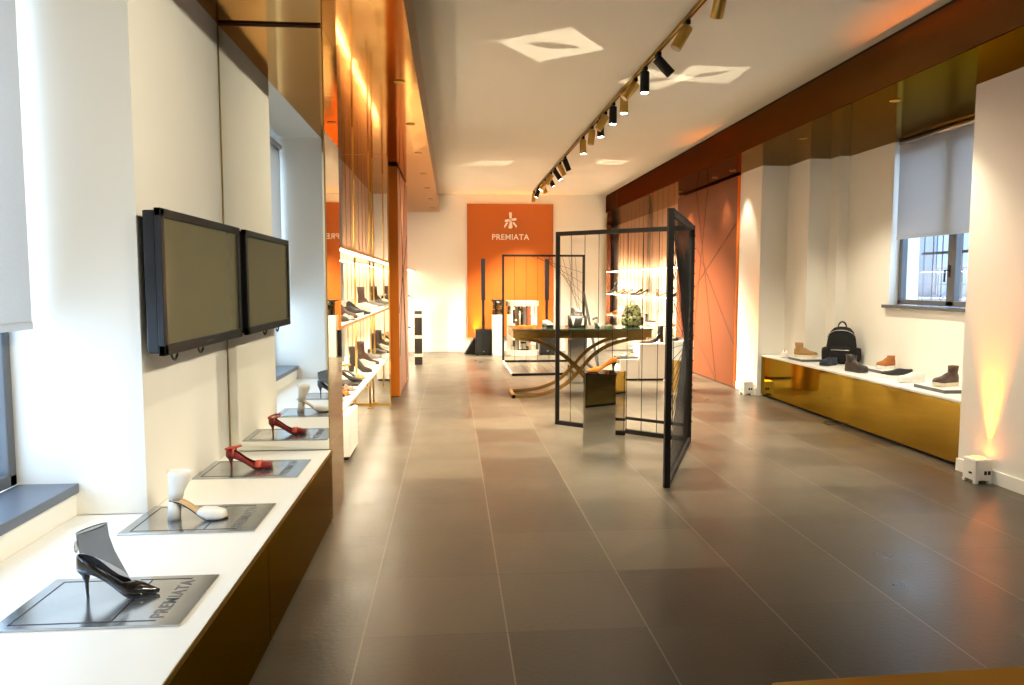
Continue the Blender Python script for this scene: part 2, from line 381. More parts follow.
# ------------------------------------------------------------------ shoes
WT = dict(point=[(0, .012), (.06, .024), (.16, .028), (.4, .024), (.62, .037), (.75, .034), (.88, .018), (1, .002)],
          round=[(0, .016), (.06, .028), (.16, .032), (.4, .031), (.66, .044), (.82, .043), (.93, .033), (1, .012)],
          square=[(0, .012), (.06, .024), (.16, .028), (.4, .024), (.62, .037), (.78, .036), (.93, .031), (1, .026)])
XS = [0, .03, .08, .15, .22, .30, .38, .46, .54, .60, .66, .72, .78, .84, .90, .95, 1.0]
def shoe_geo(style, L=.25):
    """returns dict part -> bmesh, with keys sole, heel, upper, shaft, collar, strap, laces, insole"""
    hi = style in ('pump', 'slingback', 'sockpump', 'cuffsandal', 'heelboot', 'sandal')
    Hh = dict(pump=.085, slingback=.07, sockpump=.095, cuffsandal=.085, heelboot=.08, sandal=.075).get(style, .012)
    st = dict(sneaker=.030, hightop=.034, boot=.034, flat=.008).get(style, .006)
    if style in ('boot',): Hh = .02
    wt = WT['point'] if style in ('pump', 'sockpump', 'flat') else WT['square'] if style in ('slingback', 'sandal', 'heelboot') else WT['round']
    if hi: lift = [(0, Hh), (.12, Hh * .98), (.25, Hh * .84), (.45, Hh * .42), (.6, Hh * .10), (.68, .0), (.9, .0), (1, .004)]
    else: lift = [(0, .004), (.1, 0), (.75, 0), (1, .012)]
    z0 = lambda x: tab(lift, x); zt = lambda x: z0(x) + st; W = lambda x: tab(wt, x)
    P = {}
    b = BM(); e = .003 if not hi else 0
    loft(b, [[(x * L, -W(x) - e, z0(x)), (x * L, W(x) + e, z0(x)), (x * L, W(x) + e, zt(x)), (x * L, -W(x) - e, zt(x))] for x in XS]); P['sole'] = b
    if style in ('pump', 'slingback', 'sockpump', 'sandal'):
        b = BM(); rg = []
        for k, (cx, rx, ry) in enumerate(((.09, .026, .022), (.088, .015, .014), (.095, .007, .007), (.10, .0045, .0045), (.105, .0055, .0055))):
            z = (Hh + .001) * (1 - (0, .16, .45, .92, 1)[k])
            rg.append([(cx * L * 1.0 + rx * math.cos(a), ry * math.sin(a), z) for a in [2 * math.pi * q / 10 for q in range(10)]])
        loft(b, rg); P['heel'] = b
    if style in ('cuffsandal', 'heelboot'):
        b = BM(); rg = []
        for cx, r, z in ((.085, .030, Hh + .002), (.075, .028, Hh * .5), (.06, .029, 0)):
            rg.append([(cx * L + r * math.cos(a), r * math.sin(a), z) for a in [2 * math.pi * q / 16 for q in range(16)]])
        loft(b, rg); P['heel'] = b
    AT = dict(
        pump=([(0, .058), (.1, .052), (.3, .038), (.5, .030), (.62, .040), (.72, .040), (.86, .026), (1, .006)], [(0, .62), (.15, .55), (.45, .45), (.56, .6), (.63, 1), (1, 1)]),
        sneaker=([(0, .062), (.15, .066), (.32, .070), (.45, .072), (.6, .056), (.8, .040), (.93, .032), (1, .014)], [(0, .8), (.28, .72), (.36, 1), (1, 1)]),
        flat=([(0, .045), (.3, .035), (.5, .03), (.6, .035), (.8, .028), (1, .006)], [(0, .6), (.5, .5), (.6, 1), (1, 1)]),
        boot=([(0, .07), (.15, .085), (.34, .095), (.46, .085), (.6, .062), (.8, .046), (.93, .036), (1, .016)], [(0, 1), (1, 1)]))
    AT['hightop'] = AT['boot']; AT['sockpump'] = AT['pump']; AT['heelboot'] = AT['boot']
    def arch(b, xs, at, ct, n=7):
        S = {1: [], -1: []}
        for x in xs:
            a, c, ww = tab(at, x), tab(ct, x), W(x)
            for s in (1, -1):
                ring = []
                for i in range(n):
                    f = R(90) * c * i / (n - 1)
                    ring.append(b.verts.new((x * L, s * ww * max(0, math.cos(f)) ** .62, zt(x) + a * math.sin(f) ** .9)))
                S[s].append(ring)
        for s in (1, -1):
            for A, B in zip(S[s], S[s][1:]):
                for i in range(n - 1): b.faces.new((A[i], A[i + 1], B[i + 1], B[i]))
        for k in (0, -1):
            for i in range(n - 1):
                try: b.faces.new((S[1][k][i], S[1][k][i + 1], S[-1][k][i + 1], S[-1][k][i]))
                except Exception: pass
        bmesh.ops.remove_doubles(b, verts=b.verts[:], dist=.0002)
        return b
    if style in AT: P['upper'] = arch(BM(), XS, *AT[style])
    def shaft(b, levels, inner=True):
        rg = [[(cx * L + rx * math.cos(a), ry * math.sin(a), z) for a in [2 * math.pi * q / 18 for q in range(18)]] for cx, rx, ry, z in levels]
        if inner:
            cx, rx, ry, z = levels[-1]
            for f, dz in ((.88, .001), (.85, -.035)): rg.append([(cx * L + f * rx * math.cos(a), f * ry * math.sin(a), z + dz) for a in [2 * math.pi * q / 18 for q in range(18)]])
        return loft(b, rg)
    if style == 'boot':
        P['shaft'] = shaft(BM(), [(.20, .048, .031, .07), (.22, .050, .034, .11), (.20, .050, .037, .15), (.19, .053, .040, .185)])
    if style == 'hightop':
        P['shaft'] = shaft(BM(), [(.20, .048, .031, .07), (.22, .048, .034, .105), (.19, .050, .036, .14)])
    if style == 'heelboot':
        P['shaft'] = shaft(BM(), [(.18, .042, .029, .12), (.17, .042, .031, .17), (.15, .044, .034, .22), (.14, .048, .037, .27)])
    if style == 'sockpump':
        lv = [(.325, .076, .027, .108, -.046), (.28, .066, .027, .135, -.026), (.235, .056, .027, .165, -.008), (.20, .050, .030, .20, .006), (.185, .048, .034, .238, .014)]
        P['sock'] = loft(BM(), [[(cx * L + rx * math.cos(a), ry * math.sin(a), z + tl * math.cos(a)) for a in [2 * math.pi * q / 24 for q in range(24)]] for cx, rx, ry, z, tl in lv], cap=False)
        b = BM(); tube(b, [(.185 * L + .048 * math.cos(a), .034 * math.sin(a), .238 + .014 * math.cos(a)) for a in [2 * math.pi * q / 24 for q in range(25)]], .0022, 6); P['sock_hem'] = b
        b = BM(); tube(b, [(-.002, .0, .165 + .018 * math.sin(a)) if False else (-.004, .010 * math.cos(a), .178 + .018 * math.sin(a)) for a in [2 * math.pi * q / 16 for q in range(17)]], .0035, 6); P['ring_pull'] = b
    if style == 'cuffsandal':
        P['cuff'] = shaft(BM(), [(.10, .030, .027, .094), (.12, .034, .029, .13), (.16, .043, .033, .165), (.18, .049, .037, .20), (.185, .051, .039, .222)])
        P['upper'] = arch(BM(), [.50, .56, .62, .68, .74, .80, .86, .92, .96], [(.50, .012), (.58, .036), (.66, .046), (.8, .044), (.96, .030)], [(0, 1), (1, 1)])
        b = BM(); loft(b, [[(x * L, -W(x) * .9, zt(x)), (x * L, W(x) * .9, zt(x)), (x * L, W(x) * .9, zt(x) + .003), (x * L, -W(x) * .9, zt(x) + .003)] for x in XS]); P['insole'] = b
        b = BM(); tube(b, [(.0, .0, .205), (-.006, 0, .214), (-.004, 0, .228)], .004, 6); P['pull_tab'] = b
    if style in ('slingback', 'sandal'):
        b = BM()
        if style == 'slingback':
            P['upper'] = arch(BM(), XS, [(0, .045), (.1, .042), (.3, .034), (.5, .026), (.62, .030), (.72, .036), (.86, .034), (1, .022)], [(0, .75), (.15, .7), (.45, .6), (.6, .6), (.70, 1), (1, 1)])
            P['front_strap'] = arch(BM(), [.66, .72, .78], [(0, .040), (.66, .038), (.78, .041)], [(0, 1), (1, 1)])
        else:
            P['toe_band'] = arch(BM(), [.80, .85, .90], [(0, .034), (.8, .034), (1, .022)], [(0, 1), (1, 1)])
            P['front_strap'] = arch(BM(), [.62, .66, .70], [(0, .046), (.6, .046), (.7, .040)], [(0, 1), (1, 1)])
        zA = Hh + .055
        pts = [(.15 * L + .045 * math.cos(a), .033 * math.sin(a), zA + .012 * math.cos(a + .6)) for a in [2 * math.pi * q / 20 for q in range(21)]]
        tube(b, pts, .0, 4, flat=(.002, .006))
        for s in (1, -1): tube(b, [(.15 * L, s * .026, Hh + .006), (.17 * L, s * .032, Hh + .03), (.18 * L, s * .033, zA)], .0, 4, flat=(.006, .002))
        P['ankle_strap'] = b
    if style in ('sneaker', 'hightop', 'boot'):
        b = BM(); a, c = AT[style]
        for k in range(5):
            x = .40 + k * .065
            if style == 'boot': x = .36 + k * .06
            z = zt(x) + tab(a, x) * .97
            tube(b, [(x * L, -.018, z - .006), (x * L + .004, 0, z + .004), (x * L, .018, z - .006)], .003, 6)
        P['laces'] = b
    return P
def shoe(style, label, loc, rz, mats, group=None, L=.25, name=None, cat='shoe', parts=True):
    """mats: dict of part -> material key, default under 'upper'"""
    nm = name or dict(pump='high_heel_pump', sneaker='sneaker', flat='flat_shoe', boot='lace_up_boot', hightop='high_top_sneaker', heelboot='ankle_boot',
                      sockpump='stiletto_pump', cuffsandal='block_heel_sandal', slingback='slingback_shoe', sandal='strappy_sandal')[style]
    P = shoe_geo(style, L)
    dflt = mats['upper']
    if parts:
        t = thing(nm, label, cat, loc, rz, group)
        for k, bm in P.items():
            bm.transform(Matrix.Translation((-L / 2, 0, 0)))
            obj(k, bm, M[mats.get(k, dflt)], t, smooth=k not in ('sole',), solid=.0022 if k in ('upper', 'toe_band', 'front_strap', 'heel_counter') else 0,
                bevel=.002 if k == 'sole' else 0)
        return t
    keys = sorted({mats.get(k, dflt) for k in P}); bm = BM()
    for k, pb in P.items():
        pb.transform(Matrix.Translation((-L / 2, 0, 0))); bmesh.ops.recalc_face_normals(pb, faces=pb.faces[:])
        for f in pb.faces: f.material_index = keys.index(mats.get(k, dflt)); f.smooth = True
        me = bpy.data.meshes.new('tmp'); pb.to_mesh(me); pb.free(); bm.from_mesh(me); bpy.data.meshes.remove(me)
    o = obj(nm, bm, [M[k] for k in keys]); o.location = loc; o.rotation_euler = (0, 0, rz)
    return tag(o, label, cat, group)

# left bench: engraved mirror plates and their shoes
def plate(cy, label):
    t = thing('display_plate', label, 'plate', (-1.14, cy, .48), 0, 'engraved display plates')
    obj('plate', bx(-.285, .285, -.20, .20, 0, .008), M['plate'], t, bevel=.002)
    b = BM()
    for a in ((-.245, .20, .165, .171), (-.245, .20, -.171, -.165), (-.245, -.239, -.171, .171), (.06, .066, -.165, .165)): box(b, *a, .008, .0088)
    obj('border_line', b, M['plateline'], t)
    b = text_bm('PREMIATA', .062, .0004, 1.08); b.transform(Matrix.Translation((.215, 0, .0084)) @ Matrix.Rotation(R(90), 4, 'Z'))
    obj('lettering', b, M['platelet'], t)
    return t
plate(2.51, 'engraved smoked mirror plate under the black stiletto, nearest on the bench')
plate(3.39, 'engraved smoked mirror plate under the white block heel sandal')
plate(4.29, 'engraved smoked mirror plate under the red slingback shoe')
ZP = .4882
shoe('sockpump', 'black patent stiletto with a sheer mesh sock on the nearest mirror plate', (-1.135, 2.545, ZP), R(4),
     dict(upper='patent', sole='navy', heel='patent', sock='sheer', sock_hem='patent', ring_pull='whitel'), L=.255)
shoe('cuffsandal', 'white block heel sandal with tall ankle cuff on the second mirror plate', (-1.145, 3.375, ZP), R(1),
     dict(upper='whitel', sole='navy', insole='nude', pull_tab='nude'), L=.25)
shoe('slingback', 'dark red slingback shoe with coral straps on the third mirror plate', (-1.165, 4.285, ZP), R(1),
     dict(upper='red', sole='dark_leather', heel='red', toe_band='red', front_strap='coral', ankle_strap='coral', heel_counter='red'), L=.25)

# ------------------------------------------------------------------ left shelf niche (Y 5.35 .. 9.4)
def niche_back(label, y0, y1, x, face, zsplit, n):
    """wall panelling with brass strips; face=+1 looks to +X"""
    t = thing('niche_panelling', label, 'wall panelling', (x, (y0 + y1) / 2, 0)); h = (y1 - y0) / 2; s = face
    def bb(x0, x1, *a): 
        x0, x1 = sorted((s * x0, s * x1)); return bx(x0, x1, *a)
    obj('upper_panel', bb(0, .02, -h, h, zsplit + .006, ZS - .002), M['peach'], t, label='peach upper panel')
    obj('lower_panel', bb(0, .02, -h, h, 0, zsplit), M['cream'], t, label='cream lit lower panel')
    for i in range(n):
        y = -h + (i + .5) * 2 * h / n
        obj('brass_strip', bb(.02, .028, y - .012, y + .012, .0, ZS - .002), M['brass'], t)
    return t
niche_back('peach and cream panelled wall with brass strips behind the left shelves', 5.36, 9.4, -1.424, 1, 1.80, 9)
def shelf(label, x0, x1, y0, y1, z, led=True, thick=.02, front=None, group=None, up=False, strong=False):
    cx = (x0 + x1) / 2; cy = (y0 + y1) / 2
    t = thing('wall_shelf', label, 'shelf', (cx, cy, z - thick), 0, group)
    hx = (x1 - x0) / 2; hy = (y1 - y0) / 2
    obj('shelf_board', bx(-hx, hx, -hy, hy, 0, thick), M['bench'], t, bevel=.002)
    fx = hx if front > 0 else -hx
    obj('brass_edge', bx(min(fx, fx + front * .004), max(fx, fx + front * .004), -hy, hy, 0, thick), M['brass'], t)
    if led:
        for off in (.05, 2 * hx - .06): obj('light_strip', bx(fx - front * off - .01, fx - front * off + .01, -hy, hy, -.010, 0), M['led2' if strong else 'led'], t)  # the rear strip is added to brighten the panelling behind
    if up: obj('light_strip', bx(fx - front * (2 * hx - .05) - .012, fx - front * (2 * hx - .05) + .012, -hy, hy, thick, thick + .012), M['led2' if strong else 'led'], t)  # upward strip added to light the upper panel
    return t
LG = 'lit wall shelves in the left niche'
shelf('top lit shelf with nothing on it in the left niche', -1.34, -.815, 5.37, 9.39, 1.83, front=1, group=LG, up=True)
shelf('middle lit shelf holding a row of shoes in the left niche', -1.34, -.815, 5.37, 9.39, 1.235, front=1, group=LG)
for i, (y, lab) in enumerate(((5.9, 'brass pole through the left shelves, nearest the mirror pillar'), (7.78, 'brass pole through the left shelves, middle of three'), (9.2, 'brass pole through the left shelves, by the niche mirror'))):
    t = thing('brass_pole', lab, 'pole', (-1.0, y, .605), 0, 'brass poles of the left shelves')
    for za, zb in ((0.0, .61), (.632, 1.205), (1.227, ZS - .607)): obj('pole', cyl(BM(), (0, 0, za), .011, zb - za, 12), M['brass'], t, smooth=True)
t = thing('shelf_table', 'long low white shelf table on brass legs in the left niche', 'table', (-1.07, 7.38, 0))
obj('table_top', bx(-.25, .25, -1.98, 1.98, .575, .60), M['bench'], t, bevel=.003)
obj('light_strip', bx(.185, .21, -1.98, 1.98, .563, .575), M['led'], t); obj('light_strip', bx(-.24, -.21, -1.98, 1.98, .563, .575), M['led'], t)  # second strip, near the wall, is added to brighten the panel
for x, y in ((.05, -1.5), (.05, .40), (.05, 1.82), (-.2, -1.5), (-.2, .4), (-.2, 1.82)):
    g = BM(); cyl(g, (x, y, .012), .011, .563, 12); cyl(g, (x, y, 0), .035, .012, 16); obj('leg', g, M['brass'], t, smooth=True)
t = thing('niche_mirror', 'tall mirror wall at the far end of the left shelves', 'mirror', (-1.08, 9.41, 0))
obj('glass', bx(-.27, .29, 0, .02, .02, ZS - .004), M['mirror'], t); obj('frame', box(bx(-.27, .29, -.006, .02, 0, .03), .282, .296, -.004, .03, 0, ZS - .004), M['brass'], t)
t = thing('display_plinth', 'white box plinth under the low shelf table in the left niche', 'plinth', (-1.05, 6.75, 0))
obj('plinth_body', bx(-.15, .15, -.28, .28, .03, .40), M['plinthw'], t, bevel=.004); obj('plinth_base', bx(-.13, .13, -.26, .26, 0, .03), M['shadow'], t)
t = thing('display_tray', 'dark low tray at the near end of the low shelf table', 'tray', (-1.03, 7.05, .60))
obj('tray_board', bx(-.16, .16, -.18, .18, 0, .02), M['dark_leather'], t, bevel=.003)

G1 = 'shoes on the middle left shelf'; zz = 1.235
L1 = [('heelboot', 6.15, 'dark_leather', 'dark tall heeled boot'), ('sandal', 6.42, 'silver_leather', 'silver strappy sandal'), ('heelboot', 6.70, 'brown_leather', 'brown tall heeled boot'),
      ('sneaker', 7.0, 'black_leather', 'black chunky sneaker'), ('sandal', 7.28, 'silver_leather', 'silver strappy heel sandal'), ('pump', 7.55, 'black_leather', 'black pointed pump'),
      ('sandal', 7.95, 'beige_leather', 'beige strappy sandal'), ('sneaker', 8.3, 'silver_leather', 'silver sneaker'), ('heelboot', 8.65, 'brown_leather', 'taupe brown tall boot'), ('sneaker', 9.0, 'grey_leather', 'grey sneaker')]
where = ['nearest the mirror pillar', 'second from the mirror pillar', 'third from the mirror pillar', 'fourth from the mirror pillar', 'fifth from the mirror pillar', 'sixth from the mirror pillar',
         'fourth from the niche mirror', 'third from the niche mirror', 'second from the niche mirror', 'nearest the niche mirror']
for k, (st, y, m, d) in enumerate(L1):
    shoe(st, d + ' on the middle left shelf, ' + where[k], (-1.0 + .06 if k % 2 else -.97, y, zz), R(random.uniform(-25, 10)), dict(upper=m, sole='dark_leather' if st != 'sneaker' else 'white_rubber'), G1, parts=False)
G2 = 'shoes on the low left shelf table'; zz = .60
L2 = [('sneaker', 6.0, 'black_leather', 'black low sneaker'), ('sandal', 6.35, 'orange_leather', 'orange strappy sandal'), ('sandal', 6.62, 'pink_leather', 'pink red strappy sandal'),
      ('pump', 7.05, 'black_leather', 'black pump'), ('sandal', 7.45, 'gold_leather', 'golden strappy sandal'), ('heelboot', 7.98, 'dark_leather', 'dark brown tall heeled boot'),
      ('sneaker', 8.35, 'silver_leather', 'silver sneaker'), ('heelboot', 8.72, 'brown_leather', 'brown tall heeled boot'), ('sneaker', 9.08, 'grey_leather', 'grey sneaker')]
where = ['nearest the mirror pillar', 'second from the mirror pillar', 'third from the mirror pillar', 'fourth from the mirror pillar', 'fifth from the mirror pillar',
         'fourth from the niche mirror', 'third from the niche mirror', 'second from the niche mirror', 'nearest the niche mirror']
for k, (st, y, m, d) in enumerate(L2):
    shoe(st, d + ' on the low left shelf table, ' + where[k], (-.98, y, zz + (.02 if k == 3 else 0)), R(random.uniform(-25, 10)), dict(upper=m, sole='dark_leather' if st != 'sneaker' else 'white_rubber'), G2, parts=False)
shoe('sneaker', 'black sneaker on the white plinth under the low left shelf table', (-1.02, 6.75, .40), 0, dict(upper='black_leather', sole='white_rubber'), parts=False)

# ------------------------------------------------------------------ sliding panels
def sliding_panel(name_label, x, y0, y1, z1, s, th, lines, face='door'):
    """face towards s (+1: +X)"""
    t = thing('sliding_panel', name_label, 'sliding panel', (x, y0, 0), 0, 'tall orange sliding panels')
    d = y1 - y0; a, c = sorted((-s * .003, -s * th))
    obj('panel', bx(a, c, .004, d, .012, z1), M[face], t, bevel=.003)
    obj('panel_edge', bx(a, c, 0, .004, .012, z1), M['dooredge'], t, label='bright orange end of the panel')
    a, c = sorted((0, -s * .003))
    for (ya, za), (yb, zb) in lines:
        g = BM(); A = Vector((0, ya - y0, za)); B = Vector((0, yb - y0, zb)); n = (B - A).normalized(); q = Vector((0, -n.z, n.y)) * .009
        e = Vector((s * .002, 0, 0)); o = Vector((-s * .004, 0, 0))
        prism(g, [A - q + o, A + q + o, B + q + o, B - q + o], e + Vector((s * .004, 0, 0)))
        obj('inlay_line', g, M['groove'], t)
    a, c = sorted((-s * (th - .02), -s * .02)); obj('bottom_guide', bx(a, c, .02, d - .02, 0, .012), M['shadow'], t)
    return t
sliding_panel('tall terracotta sliding panel with dark crossing lines on the right wall', 4.14, 10.58, 13.45, 3.10, -1, .16,
     [((12.41, 3.08), (11.31, .03)), ((11.86, 3.08), (12.45, .55)), ((10.62, 2.42), (13.4, .95)), ((12.5, 2.28), (10.59, .64)), ((12.9, 1.0), (11.31, .03))])
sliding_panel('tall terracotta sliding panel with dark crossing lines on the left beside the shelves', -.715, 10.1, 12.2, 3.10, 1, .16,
     [((10.5, 3.08), (11.6, .03)), ((11.6, 3.08), (10.2, .55)), ((10.12, 1.15), (12.1, 2.3)), ((10.9, 1.9), (11.9, .05))], 'door_lit')

# ------------------------------------------------------------------ far left shelves
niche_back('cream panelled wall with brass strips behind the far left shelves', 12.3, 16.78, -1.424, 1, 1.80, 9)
LF = 'lit shelves at the far left'
for z, d in ((1.83, 'top'), (1.235, 'middle'), (.60, 'bottom')):
    shelf(d + ' lit shelf at the far left beyond the terracotta panel', -1.34, -.82, 12.35, 16.75, z, front=1, group=LF, up=z > 1.5, strong=True)
GF = 'shoes on the far left shelves'
for k, (z, y, st, m, d) in enumerate(((1.235, 13.6, 'sneaker', 'grey_leather', 'grey sneaker on the far left middle shelf'), (1.235, 14.4, 'pump', 'beige_leather', 'beige pump on the far left middle shelf'),
        (1.235, 15.3, 'sneaker', 'brown_leather', 'brown sneaker on the far left middle shelf'), (1.235, 16.1, 'pump', 'black_leather', 'black pump on the far left middle shelf'), (.60, 13.7, 'heelboot', 'dark_leather', 'dark boot on the far left bottom shelf'),
        (.60, 14.7, 'sneaker', 'grey_leather', 'grey sneaker on the far left bottom shelf'), (.60, 15.7, 'pump', 'brown_leather', 'brown pump on the far left bottom shelf'))):
    shoe(st, d, (-.98, y, z), 0, dict(upper=m, sole='white_rubber' if st == 'sneaker' else 'dark_leather'), GF, parts=False)
t = thing('banded_column', 'slim black column with pale bands standing before the far left wall', 'column', (-.645, 14.2, 0))
obj('shaft', bx(-.07, .07, -.10, .10, 0, 1.02), M['dark_leather'], t)
for z in (.15, .50, .90): obj('band', bx(-.074, .074, -.104, .104, z, z + .06), M['cream'], t, label='pale band')

# ------------------------------------------------------------------ far right shelf niche (Y 13.5 .. 16.7)
niche_back('cream panelled wall with brass strips behind the far right shelves', 13.5, 16.69, 4.529, -1, 1.84, 8)
GR = 'lit shelves in the far right niche'
for z, d in ((1.87, 'top empty'), (1.28, 'middle'), (.71, 'bottom')):
    shelf(d + ' lit shelf in the far right niche behind the screens', 4.14, 4.47, 13.52, 16.68, z, front=-1, group=GR, up=z > 1.5, strong=True)
t = thing('niche_mirror', 'tall mirror wall at the far end of the right shelves', 'mirror', (4.0, 16.72, 0))
obj('glass', bx(-.49, .49, -.02, 0, .02, ZS - .004), M['mirror'], t); obj('frame', bx(-.50, -.488, -.026, .01, 0, ZS - .004), M['brass'], t)
PAL = ['brown_leather', 'brown_leather', 'black_leather', 'grey_leather', 'rust_suede', 'dark_leather', 'pink_leather', 'grey_leather']
NMC = dict(rust_suede='rust brown', beige_leather='beige', brown_leather='brown', black_leather='black', silver_leather='silver', gold_leather='golden', dark_leather='dark brown', pink_leather='pink', grey_leather='grey')
ORD = ['nearest the far mirror', 'second from the far mirror', 'third from the far mirror', 'fourth from the far mirror', 'fifth from the far mirror', 'sixth from the far mirror', 'seventh from the far mirror']
for z, d in ((1.28, 'middle'), (.71, 'bottom')):
    for k in range(7):
        st = ['pump', 'flat', 'pump', 'sandal', 'pump', 'flat', 'heelboot'][(k + (z < 1) * 3) % 7]; m = PAL[(k * 3 + (z < 1) * 2) % 8]
        kd = dict(pump='pump', flat='flat shoe', sandal='strappy sandal', heelboot='ankle boot')[st]
        shoe(st, '%s %s on the %s far right shelf, %s' % (NMC[m], kd, d, ORD[k]), (4.27, 16.45 - k * .43, z), R(180 + (75 if k % 2 else -10)), dict(upper=m, sole='dark_leather'), 'shoes on the far right shelves', L=.29, parts=False)

# ------------------------------------------------------------------ far orange panel with lettering, speakers, counter
t = thing('logo_panel', 'tall orange sign panel with white emblem and lettering on the far wall', 'sign', (1.317, 16.8, 0))
obj('board', bx(-.972, .972, -.05, -.002, .32, 3.32), M['orange'], t, bevel=.004)
b = text_bm('PREMIATA', .176, .006, 1.06); b.transform(Matrix.Translation((.0, -.056, 2.522)) @ Matrix.Rotation(R(90), 4, 'X'))
obj('lettering', b, M['lettering'], t)
b = BM(); e = (0, -.012, 0)
def pl(pts): prism(b, [(x, -.05, z) for x, z in pts], e)
pl([(-.03, 3.13), (.035, 3.13), (.03, 3.0), (-.022, 3.0)])                       # stem top
pl([(-.125, 2.965), (-.125, 2.915), (.135, 2.955), (.135, 3.005), (.03, 2.995), (-.022, 2.985)])   # cross bar
pl([(-.022, 2.985), (.03, 2.99), (.03, 2.93), (.05, 2.80), (.02, 2.77), (-.03, 2.77), (-.045, 2.80), (-.015, 2.90)])
pl([(.04, 2.905), (.085, 2.915), (.145, 2.835), (.135, 2.785)])
pl([(-.05, 2.90), (-.095, 2.905), (-.14, 2.83), (-.132, 2.78)])
obj('emblem', b, M['lettering'], t)
def pa(x, label):
    t = thing('column_speaker', label, 'speaker', (x, 16.0, 0), 0, 'black column speakers')
    obj('bass_box', bx(-.17, .17, -.2, .2, .02, .56), M['blackp'], t, bevel=.01)
    obj('front_grille', bx(-.15, .15, -.206, -.2, .05, .53), M['shadow'], t)
    obj('badge', bx(-.02, .02, -.209, -.206, .08, .095), M['alu'], t)
    obj('spacer_pole', bx(-.03, .03, -.03, .03, .56, 1.18), M['blackp'], t, bevel=.006)
    obj('speaker_column', bx(-.045, .045, -.05, .05, 1.18, 2.07), M['blackp'], t, bevel=.008)
    for a, c in ((-.13, -.14), (.13, -.14), (-.13, .14), (.13, .14)): obj('foot', cyl(BM(), (a, c, 0), .02, .02, 10), M['shadow'], t)
pa(.67, 'black column speaker on a bass box left of the mirrored counter'); pa(2.05, 'black column speaker on a bass box right of the mirrored counter')
t = thing('wedge_monitor', 'black wedge stage monitor leaning behind the left column speaker', 'speaker', (.42, 16.32, 0))
obj('cabinet', prism(BM(), [(-.16, -.2, 0), (.16, -.2, 0), (.16, -.2, .35), (.05, -.2, .35)], (0, .4, 0)), M['blackp'], t, bevel=.008)
obj('handle', bx(.155, .17, -.08, .08, .2, .24), M['shadow'], t)
t = thing('mirrored_counter', 'curved mirrored bar counter with cream top before the orange sign', 'counter', (1.5, 15.85, 0))
rg = lambda r0, r1, z: [(r0 * math.cos(R(180 + a)), r1 * math.sin(R(180 + a)), z) for a in range(0, 181, 10)]
b = BM(); loft(b, [rg(.34, .26, .12), rg(.34, .26, 1.06)]); obj('mirrored_front', b, M['mirror'], t, smooth=False)
b = BM(); loft(b, [rg(.36, .28, 1.06), rg(.36, .28, 1.17)]); obj('counter_top', b, M['cream'], t)
b = BM(); loft(b, [rg(.36, .28, 0), rg(.36, .28, .12)]); obj('base', b, M['plinthw'], t)
t = thing('mirrored_cabinet', 'narrow white cabinet with mirrored top half left of the mirrored counter', 'cabinet', (.97, 15.85, 0))
obj('cabinet_body', bx(-.12, .12, -.2, .2, 0, .88), M['plinthw'], t, bevel=.004); obj('mirrored_top', bx(-.12, .12, -.2, .2, .88, 1.17), M['mirror'], t); obj('lid', bx(-.13, .13, -.21, .21, 1.17, 1.2), M['dark_leather'], t)

# ------------------------------------------------------------------ wire screens
def bar(p, q, r): 
    b = BM(); tube(b, [p, q], 0, 4, flat=(r, r)); return b
def wire(p, q, r=.0035): 
    b = BM(); tube(b, p if q is None else [p, q], r, 5); return b
H = 2.10; rb = .022
ox, oy = 2.30, 7.0
t = thing('wire_screen', 'tall black folding wire screen with crossing strings before the terracotta panel', 'screen', (ox, oy, 0))
A = Vector((1.145 - ox, 8.0 - oy, 0)); Bn = Vector((1.615 - ox, 5.41 - oy, 0)); U = Vector((0, 0, 1))
for p in (A, Vector((0, 0, 0)), Bn): obj('post', bar(p + U * 0, p + U * H, rb), M['black'], t)
for q, z in ((A, rb), (A, H - rb), (Bn, rb), (Bn, H - rb)): obj('rail', bar(U * z, q + U * z, rb), M['black'], t)
obj('rail', bar(U * .16 + A * .02, A * .68 + U * .16, .014), M['black'], t)
for i in range(1, 9): obj('string', wire(A * (i / 9.0) + U * rb, A * (i / 9.0) + U * (H - rb)), M['black'], t)
n = 26
for i in range(n):
    f = (i + .5) / n; g = .10 + .22 * f
    zp = .95 + .35 * (f - .5)
    obj('string', wire([Bn * f + U * (H - rb), Bn * g + U * zp, Bn * (.03 + .97 * f) + U * rb], None, .0027), M['black'], t)
for i in range(16):
    z = .25 + i * .115
    obj('string', wire([Bn + U * z, Bn * (.16 + .01 * i) + U * (1.0 + (z - 1.1) * .12), U * (2.0 - (z - .25) * .95)], None, .0027), M['black'], t)
for i in range(16):
    z = .2 + i * .12
    obj('peg', cyl(BM(), Bn * 0 + U * z, .006, .036, 6, axis=(1, -.3, 0)), M['black'], t)
ox, oy = .99, 14.4
t = thing('wire_screen', 'black wire screen with a floor frame and slanting strings before the orange sign', 'screen', (ox, oy, 0))
rb = .02
for x in (0, 1.58): obj('post', bar((x, 0, 0), (x, 0, H), rb), M['black'], t)
for z in (rb, H - rb): obj('rail', bar((0, 0, z), (1.58, 0, z), rb), M['black'], t)
obj('floor_rail', bar((0, -2.15, rb), (1.5, -2.05, rb), rb), M['black'], t)
obj('floor_rail', bar((0, 0, rb), (0, -2.15, rb), .016), M['cream'], t, label='pale left floor rail')
obj('floor_rail', bar((1.58, 0, rb), (1.5, -2.05, rb), rb), M['black'], t)
obj('brace', bar((1.58, -.02, 1.37), (1.5, -2.03, rb * 2), rb), M['black'], t)
for i in range(1, 7): obj('string', wire((i * .2257, 0, rb), (i * .2257, 0, H - rb)), M['black'], t)
